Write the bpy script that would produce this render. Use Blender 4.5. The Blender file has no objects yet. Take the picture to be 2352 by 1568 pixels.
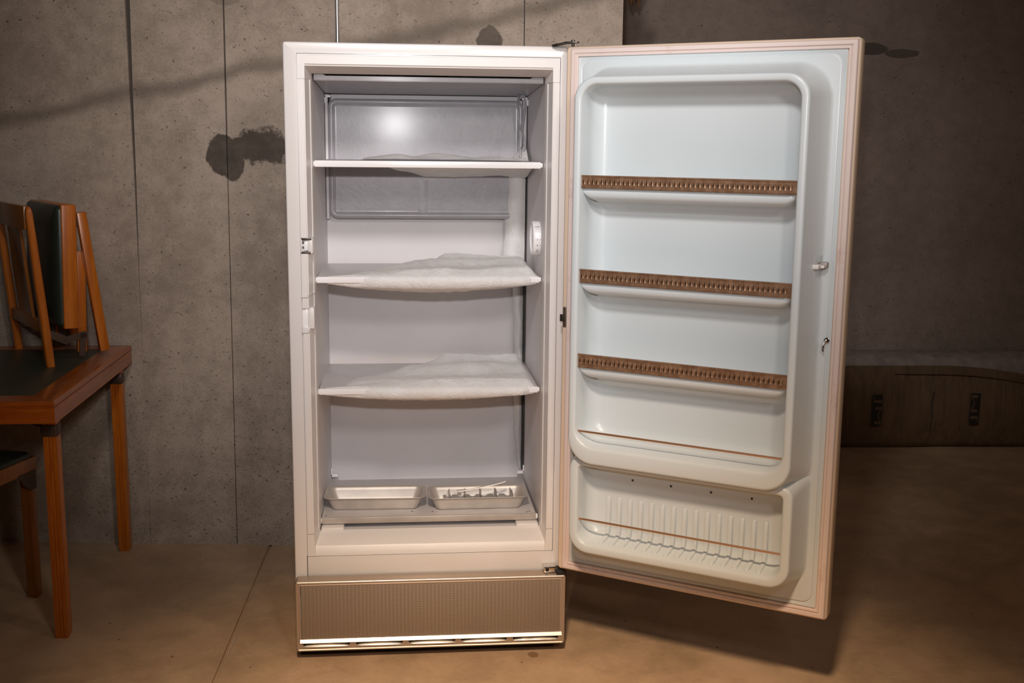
import bpy, bmesh, math, random
from mathutils import Vector, Matrix, noise
PI = math.pi
rnd = random.Random(7)
SC = bpy.context.scene
COL = SC.collection

# ------------------------------------------------------------------ camera
def make_camera():
    f_px, pitch, roll, yaw = 2570.76, math.radians(9.7902), math.radians(0.5705), math.radians(5.5922)
    fwd = Vector((math.sin(yaw)*math.cos(pitch), math.cos(yaw)*math.cos(pitch), -math.sin(pitch)))
    right = Vector((math.cos(yaw), -math.sin(yaw), 0)); up = right.cross(fwd)
    r2 = math.cos(roll)*right + math.sin(roll)*up
    u2 = -math.sin(roll)*right + math.cos(roll)*up
    cd = bpy.data.cameras.new('camera'); cd.sensor_width = 36; cd.lens = f_px/2352*36
    cd.clip_start = .05; cd.clip_end = 60
    co = bpy.data.objects.new('camera', cd); COL.objects.link(co)
    m = Matrix.Identity(4)
    for i in range(3):
        m[i][0], m[i][1], m[i][2] = r2[i], u2[i], -fwd[i]
    m.translation = Vector((0.3139, -3.08, 1.448))
    co.matrix_world = m
    SC.camera = co
make_camera()

# ------------------------------------------------------------------ world, lights, exposure
w = bpy.data.worlds.new('world'); SC.world = w; w.use_nodes = True
bg = w.node_tree.nodes['Background']; bg.inputs[0].default_value = (1, .93, .88, 1); bg.inputs[1].default_value = 0.006
SC.view_settings.view_transform = 'Standard'; SC.view_settings.look = 'None'
SC.view_settings.exposure = 0.0; SC.view_settings.gamma = 1.0; SC.view_settings.use_curve_mapping = False

def aim(o, target):
    o.rotation_euler = (Vector(target) - o.location).to_track_quat('-Z', 'Y').to_euler()
def spot(name, loc, target, power, color, angle, blend, radius):
    l = bpy.data.lights.new(name, 'SPOT'); l.energy = power; l.color = color
    l.spot_size = math.radians(angle); l.spot_blend = blend; l.shadow_soft_size = radius
    o = bpy.data.objects.new(name, l); COL.objects.link(o); o.location = loc; aim(o, target); return o
def point(name, loc, power, color, radius):
    l = bpy.data.lights.new(name, 'POINT'); l.energy = power; l.color = color; l.shadow_soft_size = radius
    o = bpy.data.objects.new(name, l); COL.objects.link(o); o.location = loc; return o
LAMP = (0.21, -2.65, 2.90)
spot('flood_light', LAMP, (0.58, 0.1, 1.92), 212, (1, .958, .945), 62, 1.0, .15)
spot('warm_ceiling_lamp', (0.23, -2.63, 2.88), (0.56, -1.08, .0), 500, (1, .71, .46), 51, 1.0, .13)
spot('room_lamp', (1.02, -3.25, 2.35), (0.1, .6, 1.2), 74, (1, .93, .86), 62, 1.0, .16)
spot('camera_flash', (0.27, -3.08, 1.70), (0.48, 0.3, 1.46), 104, (1, .965, .975), 54, 1.0, .03)
point('alcove_fill', (2.6, -2.2, 2.6), 19, (1, .78, .62), .08)  # unseen weak warm fill, added to lift the alcove on the right

# ------------------------------------------------------------------ materials
def nodes(m):
    m.use_nodes = True; nt = m.node_tree; return nt, nt.nodes, nt.links
def mat(name, col, rough=.5, metal=0., var=0., vscale=8., bump=0., bscale=60., coat=0., spec=.5, stretch=None, col2=None, detail=4):
    m = bpy.data.materials.new(name); nt, N, L = nodes(m)
    b = N['Principled BSDF']
    b.inputs['Base Color'].default_value = (*col, 1); b.inputs['Roughness'].default_value = rough
    b.inputs['Metallic'].default_value = metal; b.inputs['Specular IOR Level'].default_value = spec
    b.inputs['Coat Weight'].default_value = coat; b.inputs['Coat Roughness'].default_value = .15
    tc = N.new('ShaderNodeTexCoord'); mp = N.new('ShaderNodeMapping'); L.new(tc.outputs['Object'], mp.inputs[0])
    if stretch: mp.inputs['Scale'].default_value = stretch
    if var or col2:
        n = N.new('ShaderNodeTexNoise'); n.inputs['Scale'].default_value = vscale; n.inputs['Detail'].default_value = detail
        L.new(mp.outputs[0], n.inputs['Vector'])
        r = N.new('ShaderNodeValToRGB'); L.new(n.outputs[0], r.inputs[0])
        r.color_ramp.elements[0].position = .3; r.color_ramp.elements[1].position = .7
        c2 = col2 or tuple(c*(1-var) for c in col); c1 = col if col2 else tuple(min(1, c*(1+var*.5)) for c in col)
        r.color_ramp.elements[0].color = (*c2, 1); r.color_ramp.elements[1].color = (*c1, 1)
        L.new(r.outputs[0], b.inputs['Base Color'])
    if bump:
        n2 = N.new('ShaderNodeTexNoise'); n2.inputs['Scale'].default_value = bscale; n2.inputs['Detail'].default_value = 5
        L.new(mp.outputs[0], n2.inputs['Vector'])
        bp = N.new('ShaderNodeBump'); bp.inputs['Strength'].default_value = bump; bp.inputs['Distance'].default_value = .004
        L.new(n2.outputs[0], bp.inputs['Height']); L.new(bp.outputs[0], b.inputs['Normal'])
    return m
class NG:
    """tiny helper to write node maths"""
    def __init__(s, m): s.nt, s.N, s.L = nodes(m); s.b = s.N['Principled BSDF']
    def val(s, x, sock):
        if isinstance(x, (int, float)): sock.default_value = x
        else: s.L.new(x, sock)
    def math(s, op, a, b=0., c=None, clamp=False):
        n = s.N.new('ShaderNodeMath'); n.operation = op; n.use_clamp = clamp
        s.val(a, n.inputs[0]); s.val(b, n.inputs[1])
        if c is not None: s.val(c, n.inputs[2])
        return n.outputs[0]
    def sstep(s, x, a, b, lo=0., hi=1.):
        n = s.N.new('ShaderNodeMapRange'); n.interpolation_type = 'SMOOTHSTEP'
        s.val(x, n.inputs[0]); n.inputs[1].default_value = a; n.inputs[2].default_value = b
        n.inputs[3].default_value = lo; n.inputs[4].default_value = hi
        return n.outputs[0]
    def coord(s, ref=None, scale=None, rot=None):
        t = s.N.new('ShaderNodeTexCoord'); t.object = ref
        if scale or rot:
            mp = s.N.new('ShaderNodeMapping'); s.L.new(t.outputs['Object'], mp.inputs[0])
            if scale: mp.inputs['Scale'].default_value = scale
            if rot: mp.inputs['Rotation'].default_value = rot
            return mp.outputs[0]
        return t.outputs['Object']
    def xyz(s, v):
        n = s.N.new('ShaderNodeSeparateXYZ'); s.L.new(v, n.inputs[0]); return n.outputs
    def noise(s, v, scale, detail=4, rough=.55, dist=0):
        n = s.N.new('ShaderNodeTexNoise'); s.L.new(v, n.inputs['Vector']); n.inputs['Scale'].default_value = scale
        n.inputs['Detail'].default_value = detail; n.inputs['Roughness'].default_value = rough; n.inputs['Distortion'].default_value = dist
        return n.outputs[0]
    def voro(s, v, scale, rnd_=1.):
        n = s.N.new('ShaderNodeTexVoronoi'); s.L.new(v, n.inputs['Vector']); n.inputs['Scale'].default_value = scale
        n.inputs['Randomness'].default_value = rnd_
        return n.outputs
    def mix(s, f, a, b):
        n = s.N.new('ShaderNodeMix'); n.data_type = 'RGBA'
        s.val(f, n.inputs[0])
        for x, k in ((a, 6), (b, 7)):
            if isinstance(x, tuple): n.inputs[k].default_value = (*x, 1)
            else: s.L.new(x, n.inputs[k])
        return n.outputs[2]
    def bump(s, h, strength=.4, dist=.004):
        n = s.N.new('ShaderNodeBump'); n.inputs['Strength'].default_value = strength; n.inputs['Distance'].default_value = dist
        s.L.new(h, n.inputs['Height']); s.L.new(n.outputs[0], s.b.inputs['Normal'])

def concrete_wall(name, ref, base, dark, stains=(), band=None, pit_z=None):
    m = bpy.data.materials.new(name); g = NG(m); v = g.coord(ref); X = g.xyz(v)
    n1 = g.noise(v, 1.6, 6, .6); n2 = g.noise(v, 14, 6, .7); n3 = g.noise(v, 120, 3, .6)
    t = g.math('ADD', g.math('MULTIPLY', n1, .5), g.math('ADD', g.math('MULTIPLY', n2, .33), g.math('MULTIPLY', n3, .17)))
    col = g.mix(g.sstep(t, .40, .61), dark, base)
    # air pockets left by the pour
    warp = g.N.new('ShaderNodeVectorMath'); warp.operation = 'ADD'; g.L.new(v, warp.inputs[0])
    nv = g.N.new('ShaderNodeTexNoise'); nv.inputs['Scale'].default_value = 60; g.L.new(v, nv.inputs['Vector'])
    sc = g.N.new('ShaderNodeVectorMath'); sc.operation = 'SCALE'; sc.inputs[3].default_value = .022
    g.L.new(nv.outputs['Color'], sc.inputs[0]); g.L.new(sc.outputs[0], warp.inputs[1])
    mpw = g.N.new('ShaderNodeMapping'); mpw.inputs['Rotation'].default_value = (0, .6, 0); mpw.inputs['Scale'].default_value = (.72, 1, 1.25); g.L.new(warp.outputs[0], mpw.inputs[0]); warpS = mpw.outputs[0]
    pits = None
    lowz = g.sstep(X[2], 1.0, .25, 0, 1)
    for scale, th, amt in ((60, .20, .8), (31, .115, 1), (40, .16, .9), (110, .26, .6), (160, .3, .5)):
        vo = g.voro(warpS, scale)
        sel = g.N.new('ShaderNodeSeparateColor'); g.L.new(vo[1], sel.inputs[0])
        keep = g.math('GREATER_THAN', g.math('ADD', sel.outputs[0], g.math('MULTIPLY', lowz, .34)), .83)
        p = g.math('MULTIPLY', g.math('MULTIPLY', g.sstep(vo[0], th, th*.55), keep), amt)
        pits = p if pits is None else g.math('MAXIMUM', pits, p)
    col = g.mix(g.math('MULTIPLY', pits, .8), col, tuple(c*.28 for c in dark))
    edge = g.math('ADD', g.math('MULTIPLY', g.noise(v, 9, 8, .72), .75), g.math('MULTIPLY', g.noise(v, 34, 5, .7), .25))
    mask = None
    for (sx, sz, rx, rz, k, cut) in stains:
        dx = g.math('DIVIDE', g.math('SUBTRACT', X[0], sx), rx); dz = g.math('DIVIDE', g.math('SUBTRACT', X[2], sz), rz)
        d = g.math('SQRT', g.math('ADD', g.math('MULTIPLY', dx, dx), g.math('MULTIPLY', dz, dz)))
        d = g.math('ADD', d, g.math('MULTIPLY', g.math('SUBTRACT', edge, .5), 1.25))
        f = g.math('MULTIPLY', g.sstep(d, 1.02, .90), k)
        if cut: f = g.math('MULTIPLY', f, g.sstep(g.math('ADD', X[2], g.math('MULTIPLY', g.math('SUBTRACT', edge, .5), .22)), cut-.010, cut+.010))
        mask = f if mask is None else g.math('MAXIMUM', mask, f)
    if mask is not None:
        mask = g.math('MULTIPLY', mask, g.sstep(n2, .2, .6, .75, 1))
        col = g.mix(mask, col, tuple(c*.24 for c in dark))
    if band:
        # cold joint of the pour, a soft dark line rising to the right
        line = g.math('ADD', g.math('ADD', band[0], g.math('MULTIPLY', X[0], band[1])), g.math('MULTIPLY', g.math('SUBTRACT', g.noise(v, 2.6, 3), .5), .10))
        d = g.math('ABSOLUTE', g.math('SUBTRACT', X[2], line))
        col = g.mix(g.math('MULTIPLY', g.sstep(d, .045, .0), .62), col, tuple(c*.42 for c in dark))
    g.L.new(col, g.b.inputs['Base Color']); g.b.inputs['Roughness'].default_value = .85
    g.b.inputs['Specular IOR Level'].default_value = .25
    g.bump(g.math('SUBTRACT', g.math('ADD', g.math('MULTIPLY', n2, .5), g.math('MULTIPLY', n3, .3)), pits), .35, .004)
    return m

def concrete_floor():
    m = bpy.data.materials.new('sealed_concrete_floor'); g = NG(m); v = g.coord()
    n1 = g.noise(v, 1.1, 6, .62, .6); n2 = g.noise(v, 7, 5, .6, .4); n3 = g.noise(v, 55, 4, .6)
    t = g.math('ADD', g.math('MULTIPLY', n1, .55), g.math('ADD', g.math('MULTIPLY', n2, .32), g.math('MULTIPLY', n3, .13)))
    col = g.mix(g.sstep(t, .36, .64), (.43, .295, .185), (.66, .47, .31))
    vo = g.voro(v, 17); sel = g.N.new('ShaderNodeSeparateColor'); g.L.new(vo[1], sel.inputs[0])
    sp = g.math('MULTIPLY', g.sstep(vo[0], .09, .04), g.math('GREATER_THAN', sel.outputs[0], .86))
    col = g.mix(g.math('MULTIPLY', sp, .8), col, (.05, .03, .02))
    # brown ring of dried water in front of the kick plate
    X = g.xyz(v)
    dx = g.math('DIVIDE', g.math('SUBTRACT', X[0], .681), .016); dy = g.math('DIVIDE', g.math('SUBTRACT', X[1], -.052), .019)
    d = g.math('ADD', g.math('SQRT', g.math('ADD', g.math('MULTIPLY', dx, dx), g.math('MULTIPLY', dy, dy))), g.math('MULTIPLY', g.math('SUBTRACT', n3, .5), .6))
    col = g.mix(g.math('MULTIPLY', g.sstep(d, 1.05, .9), .6), col, (.16, .08, .03))
    g.L.new(col, g.b.inputs['Base Color'])
    g.L.new(g.sstep(n2, .3, .7, .38, .6), g.b.inputs['Roughness']); g.b.inputs['Specular IOR Level'].default_value = .3
    g.bump(g.math('ADD', g.math('MULTIPLY', n3, .5), n2), .12, .003)
    return m

def rusty(name, col, rough, coat, rust, amt, scale=26, th=(.66, .74), spec=.5):
    m = bpy.data.materials.new(name); g = NG(m); v = g.coord()
    n = g.noise(v, scale, 6, .7); n1 = g.noise(v, 3, 3)
    c = g.mix(g.sstep(n1, .3, .7), tuple(x*.965 for x in col), col)
    c = g.mix(g.math('MULTIPLY', g.sstep(n, th[0], th[1]), amt), c, rust)
    g.L.new(c, g.b.inputs['Base Color']); g.b.inputs['Roughness'].default_value = rough
    g.b.inputs['Coat Weight'].default_value = coat; g.b.inputs['Coat Roughness'].default_value = .12
    g.b.inputs['Specular IOR Level'].default_value = spec
    return m

def kick_weave():
    m = bpy.data.materials.new('ribbed_champagne_aluminium'); g = NG(m); v = g.coord(); X = g.xyz(v)
    s1 = g.math('SINE', g.math('MULTIPLY', X[0], 2*PI/.0108)); s2 = g.math('SINE', g.math('MULTIPLY', X[2], 2*PI/.0052))
    dots = g.math('MULTIPLY', g.sstep(s1, -.1, .9), g.sstep(s2, -.2, .9))
    col = g.mix(g.math('ADD', g.math('MULTIPLY', g.sstep(s1, -.6, .9), .35), g.math('MULTIPLY', dots, .35)), (.30, .235, .18), (.36, .285, .22))
    g.L.new(col, g.b.inputs['Base Color']); g.b.inputs['Metallic'].default_value = .35; g.b.inputs['Roughness'].default_value = .5
    g.bump(dots, .5, .0012)
    return m

def stamped_copper():
    m = bpy.data.materials.new('stamped_copper_trim'); g = NG(m); v = g.coord(); X = g.xyz(v)
    s1 = g.math('ABSOLUTE', g.math('SINE', g.math('ADD', g.math('MULTIPLY', X[0], PI/.01225), .0)))
    groove = g.sstep(s1, .22, .02)
    n = g.noise(v, 60, 4)
    col = g.mix(g.math('MULTIPLY', groove, .35), g.mix(g.sstep(n, .35, .7), (.27, .15, .085), (.40, .245, .15)), (.06, .03, .015))
    g.L.new(col, g.b.inputs['Base Color']); g.b.inputs['Metallic'].default_value = .5; g.b.inputs['Roughness'].default_value = .4
    g.bump(groove, -.6, .001)
    return m

def wood(name, c1, c2, rough=.32, axis=2):
    m = bpy.data.materials.new(name); g = NG(m)
    s = [9, 9, 9]; s[axis] = .8
    v = g.coord(None, tuple(s)); n = g.noise(v, 4.5, 6, .65, .8); n2 = g.noise(v, 22, 3)
    t = g.math('ADD', g.math('MULTIPLY', n, .7), g.math('MULTIPLY', n2, .3))
    g.L.new(g.mix(g.sstep(t, .3, .7), c2, c1), g.b.inputs['Base Color'])
    g.b.inputs['Roughness'].default_value = rough; g.b.inputs['Coat Weight'].default_value = .35; g.b.inputs['Coat Roughness'].default_value = .2
    return m

def kraft():
    m = bpy.data.materials.new('kraft_paper'); g = NG(m)
    v = g.coord(None, (7, 7, .7)); v2 = g.coord()
    n = g.noise(v, 3.5, 5, .6, 1.0); n2 = g.noise(v2, 3, 4)
    t = g.math('ADD', g.math('MULTIPLY', n, .6), g.math('MULTIPLY', n2, .4))
    g.L.new(g.mix(g.sstep(t, .3, .7), (.115, .068, .034), (.20, .128, .07)), g.b.inputs['Base Color'])
    g.b.inputs['Roughness'].default_value = .7; g.bump(n, .6, .012)
    return m

def frost_mat():
    m = bpy.data.materials.new('freezer_frost'); g = NG(m); v = g.coord()
    n = g.noise(v, 260, 4, .7); n2 = g.noise(v, 18, 4)
    g.L.new(g.mix(g.sstep(n2, .3, .7), (.90, .87, .845), (.97, .95, .93)), g.b.inputs['Base Color'])
    g.b.inputs['Roughness'].default_value = .6; g.b.inputs['Specular IOR Level'].default_value = .4
    g.b.inputs['Subsurface Weight'].default_value = .25; g.b.inputs['Subsurface Radius'].default_value = (.01, .01, .012); g.b.inputs['Subsurface Scale'].default_value = .5
    g.bump(g.math('ADD', n, g.math('MULTIPLY', g.noise(v, 60, 5, .7), 1.6)), .8, .004)
    return m

M = {}
M['enamel'] = rusty('cream_white_enamel', (.80, .765, .745), .24, .35, (.30, .16, .07), .0)
M['enamel_low'] = rusty('cream_white_enamel_worn', (.80, .765, .735), .26, .3, (.33, .17, .07), .8, 34, (.70, .76))
M['plastic'] = mat('ivory_plastic', (.80, .765, .74), .34, var=.03, vscale=4)
M['liner'] = mat('grey_white_liner', (.76, .73, .735), .42, var=.05, vscale=5)
M['white_trim'] = mat('white_painted_metal', (.93, .91, .91), .28, var=.02)
M['shelf'] = mat('grey_shelf_metal', (.66, .63, .62), .40, .2, var=.08, vscale=14)
M['evap'] = mat('frosted_aluminium_plate', (.40, .39, .415), .38, 0, coat=.16, var=.10, vscale=22, bump=.12, bscale=90)
M['frost'] = frost_mat()
M['blue'] = mat('pale_blue_plastic', (.66, .715, .735), .30, var=.02, vscale=3, coat=.1)
M['blue_dirty'] = rusty('pale_blue_plastic_soiled', (.66, .715, .735), .32, .1, (.20, .14, .05), .7, 40, (.69, .76))
M['gasket'] = rusty('pink_white_gasket', (.78, .655, .61), .5, 0, (.42, .22, .14), .45, 9, (.55, .75), .3)
M['door_edge'] = rusty('beige_door_edge', (.76, .60, .46), .42, .1, (.35, .17, .08), .6, 22, (.63, .76))
M['copper'] = stamped_copper()
M['copper_dark'] = mat('copper_patina', (.055, .028, .014), .5, .4)
M['rod'] = mat('copper_rod', (.72, .45, .30), .28, .9)
M['alu'] = mat('dull_aluminium', (.60, .555, .51), .45, .45, var=.12, vscale=18)
M['alu_dark'] = mat('tarnished_aluminium', (.42, .39, .36), .5, .35, var=.25, vscale=30)
M['bright'] = mat('bright_anodised_trim', (.96, .93, .86), .26, .45)
M['champ'] = mat('champagne_frame', (.50, .40, .32), .36, .5, var=.05)
M['kick'] = kick_weave()
M['chrome'] = mat('chrome', (.72, .70, .68), .16, 1.)
M['dark_steel'] = mat('dark_steel', (.09, .075, .065), .42, .8, var=.3, vscale=40)
M['bronze'] = mat('brown_steel_clip', (.20, .15, .11), .4, .7, var=.2, vscale=50)
M['black'] = mat('black_rubber', (.014, .012, .011), .7)
M['hole'] = mat('dark_hole', (.05, .048, .045), .8)
M['ink'] = mat('grey_ink', (.20, .18, .17), .7)
M['ink_dark'] = mat('black_print', (.022, .018, .015), .7)
M['wood'] = wood('orange_varnished_wood', (.56, .16, .012), (.38, .09, .006))
M['wood_x'] = wood('orange_varnished_wood_cross', (.46, .115, .011), (.30, .062, .005), .25, 0)
M['wood_y'] = wood('orange_varnished_wood_side', (.46, .115, .011), (.30, .062, .005), .22, 1)
M['wood_l'] = wood('light_varnished_wood', (.33, .115, .014), (.24, .075, .009))
M['vinyl'] = mat('dark_green_vinyl', (.026, .036, .027), .36, var=.2, vscale=30, bump=.12, bscale=260)
M['vinyl_top'] = mat('green_leatherette', (.045, .055, .036), .42, var=.15, vscale=12, bump=.15, bscale=300)
M['bracket'] = mat('brown_enamelled_bracket', (.10, .065, .05), .4, .5, var=.2)
M['kraft'] = kraft()
M['fluff'] = mat('grey_fibreglass', (.36, .30, .27), .95, var=.25, vscale=20, bump=.8, bscale=40)
M['conduit'] = mat('galvanised_conduit', (.60, .58, .58), .3, .85)
M['leaf'] = mat('dried_brown_leaf', (.16, .075, .025), .8, var=.4, vscale=40)
M['stick'] = mat('pale_stick', (.62, .54, .46), .6)
M['ceiling'] = mat('ceiling_boards', (.38, .31, .25), .85, var=.1, vscale=2)

# ------------------------------------------------------------------ geometry helpers
def new(): return bmesh.new()
def finish(name, bm, m, parent=None, smooth=True, angle=38, loc=None, rot=None):
    bm.normal_update()
    bmesh.ops.recalc_face_normals(bm, faces=bm.faces[:])
    if smooth:
        for f in bm.faces: f.smooth = True
        lim = math.radians(angle)
        for e in bm.edges:
            if len(e.link_faces) == 2:
                if e.calc_face_angle(0) > lim: e.smooth = False
            else: e.smooth = False
    me = bpy.data.meshes.new(name); bm.to_mesh(me); bm.free()
    for x in (m if isinstance(m, (list, tuple)) else [m]): me.materials.append(x)
    o = bpy.data.objects.new(name, me); COL.objects.link(o)
    if parent: o.parent = parent
    if loc: o.location = loc
    if rot: o.rotation_euler = rot
    return o
def empty(name, loc=(0, 0, 0), rz=0):
    o = bpy.data.objects.new(name, None); COL.objects.link(o); o.location = loc; o.rotation_euler = (0, 0, rz)
    o.empty_display_size = .1; return o
def tag(o, label, cat, group=None):
    o['label'] = label; o['category'] = cat
    if group: o['group'] = group
    return o
def struct(o): o['kind'] = 'structure'; return o
def box(bm, x0, x1, y0, y1, z0, z1, bev=0., seg=2, mtx=None):
    vs = [bm.verts.new((x, y, z)) for x in (x0, x1) for y in (y0, y1) for z in (z0, z1)]
    F = [(0, 1, 3, 2), (4, 6, 7, 5), (0, 4, 5, 1), (2, 3, 7, 6), (0, 2, 6, 4), (1, 5, 7, 3)]
    fs = [bm.faces.new([vs[i] for i in f]) for f in F]
    if bev:
        es = list({e for f in fs for e in f.edges})
        r = bmesh.ops.bevel(bm, geom=es, offset=bev, segments=seg, affect='EDGES', profile=.5)
        vs = list({v for v in vs if v.is_valid} | set(r['verts']))
    if mtx is not None: bmesh.ops.transform(bm, matrix=mtx, verts=[v for v in vs if v.is_valid])
    return vs
def bar(bm, a, b, wx, wy, bev=0., ref=None, mtx=None):
    """box beam from a to b; wx measured along ref"""
    a, b = Vector(a), Vector(b); z = (b-a); L = z.length; z.normalize()
    ref = Vector(ref) if ref is not None else (Vector((1, 0, 0)) if abs(z.x) < .9 else Vector((0, 1, 0)))
    y = z.cross(ref).normalized(); x = y.cross(z)
    m = Matrix((( x.x, y.x, z.x, a.x), (x.y, y.y, z.y, a.y), (x.z, y.z, z.z, a.z), (0, 0, 0, 1)))
    if mtx is not None: m = mtx @ m
    return box(bm, -wx/2, wx/2, -wy/2, wy/2, 0, L, bev, 2, m)
def tube(bm, pts, r, n=8, caps=True):
    pts = [Vector(p) for p in pts]; rings = []
    up = Vector((0, 0, 1))
    for i, p in enumerate(pts):
        t = (pts[min(i+1, len(pts)-1)] - pts[max(i-1, 0)]).normalized()
        a = t.cross(up)
        if a.length < .05: a = t.cross(Vector((1, 0, 0)))
        a.normalize(); b = t.cross(a)
        rr_ = r[i] if isinstance(r, (list, tuple)) else r
        rings.append([bm.verts.new(p + rr_*(math.cos(2*PI*k/n)*a + math.sin(2*PI*k/n)*b)) for k in range(n)])
    for A, B in zip(rings, rings[1:]):
        for k in range(n): bm.faces.new((A[k], A[(k+1) % n], B[(k+1) % n], B[k]))
    if caps:
        bm.faces.new(rings[0]); bm.faces.new(rings[-1][::-1])
def smooth_path(pts, k=6):
    P = [Vector(p) for p in pts]; out = []
    for i in range(len(P)-1):
        p0, p1, p2, p3 = P[max(i-1, 0)], P[i], P[i+1], P[min(i+2, len(P)-1)]
        for j in range(k):
            t = j/k
            out.append(.5*((2*p1)+(-p0+p2)*t+(2*p0-5*p1+4*p2-p3)*t*t+(-p0+3*p1-3*p2+p3)*t**3))
    out.append(P[-1]); return out
def rr(u0, u1, z0, z1, r, n=6):
    """rounded rectangle loop, r = radius or (bl, br, tr, tl)"""
    if not isinstance(r, (tuple, list)): r = (r,)*4
    out = []
    for (cx, cz, rad, a0) in ((u0+r[0], z0+r[0], r[0], PI), (u1-r[1], z0+r[1], r[1], 1.5*PI), (u1-r[2], z1-r[2], r[2], 0), (u0+r[3], z1-r[3], r[3], .5*PI)):
        for k in range(n+1):
            a = a0 + .5*PI*k/n
            out.append((cx+rad*math.cos(a), cz+rad*math.sin(a)))
    return out
def loft(bm, loops, closed=True, cap0=False, cap1=False, mats=None):
    R = [[bm.verts.new(p) for p in lp] for lp in loops]
    n = len(R[0])
    for i, (A, B) in enumerate(zip(R, R[1:])):
        for k in range(n if closed else n-1):
            f = bm.faces.new((A[k], A[(k+1) % n], B[(k+1) % n], B[k]))
            if mats: f.material_index = mats[i]
    if cap0: bm.faces.new(R[0][::-1])
    if cap1: bm.faces.new(R[-1])
    return R
def disc(bm, c, axis, r, depth, n=20, bev=0.):
    c = Vector(c); ax = Vector(axis).normalized(); a = ax.orthogonal().normalized(); b = ax.cross(a)
    st = [(r-bev, 0), (r, bev), (r, depth-bev), (r-bev, depth)] if bev else [(r, 0), (r, depth)]
    loft(bm, [[c+ax*h+q*(math.cos(2*PI*k/n)*a+math.sin(2*PI*k/n)*b) for k in range(n)] for q, h in st], True, True, True)
def text_mesh(body, size):
    cu = bpy.data.curves.new('text', 'FONT'); cu.body = body; cu.size = size; cu.align_x = 'CENTER'; cu.align_y = 'CENTER'
    cu.extrude = .0003; cu.resolution_u = 3
    o = bpy.data.objects.new('text', cu); COL.objects.link(o)
    dg = bpy.context.evaluated_depsgraph_get()
    me = bpy.data.meshes.new_from_object(o.evaluated_get(dg))
    bpy.data.objects.remove(o); bpy.data.curves.remove(cu)
    return me
def fnoise(x, y, z, s=1.): return noise.noise(Vector((x*s, y*s, z*s)))

# ================================================================== SETTING
A1 = Vector((-.695, .976, 0)); ANG1 = math.atan2(-.064, .584)
A2 = Vector((2.567, 2.32, 0)); ANG2 = math.atan2(-.037, .778)
CEIL = 3.30
# floor: two slabs either side of a sawn joint running towards the wall
def floor():
    bm = new()
    j = [(-.268, -6.0), (-.2145, -.36), (-.211, -.159), (-.196, .35), (-.181, .903), (-.150, 2.0)]   # centre of the joint
    hw = .0052
    L = [Vector((x-hw, y, 0)) for x, y in j]; Rr = [Vector((x+hw, y, 0)) for x, y in j]
    dn = Vector((0, 0, -.008))
    outl = [Vector((-4.2, p.y, 0)) for p in L]; outr = [Vector((6.2, p.y, 0)) for p in Rr]
    rows = [[bm.verts.new(v) for v in (a, b, b+dn, c+dn, c, d)] for a, b, c, d in zip(outl, L, Rr, outr)]
    for A, B in zip(rows, rows[1:]):
        for k in range(5): bm.faces.new((A[k], A[k+1], B[k+1], B[k]))
    bmesh.ops.recalc_face_normals(bm, faces=bm.faces[:])
    # slab thickness below
    box(bm, -4.2, 6.2, -6, 3.2, -.16, -.02)
    # back part that runs into the alcove
    for x0, x1, y0, y1 in ((-4.2, 6.2, 2.0, 3.2),):
        bm.faces.new([bm.verts.new(p) for p in ((x0, y0, 0), (x1, y0, 0), (x1, y1, 0), (x0, y1, 0))])
    return struct(finish('floor', bm, concrete_floor(), smooth=False))
floor()
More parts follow.
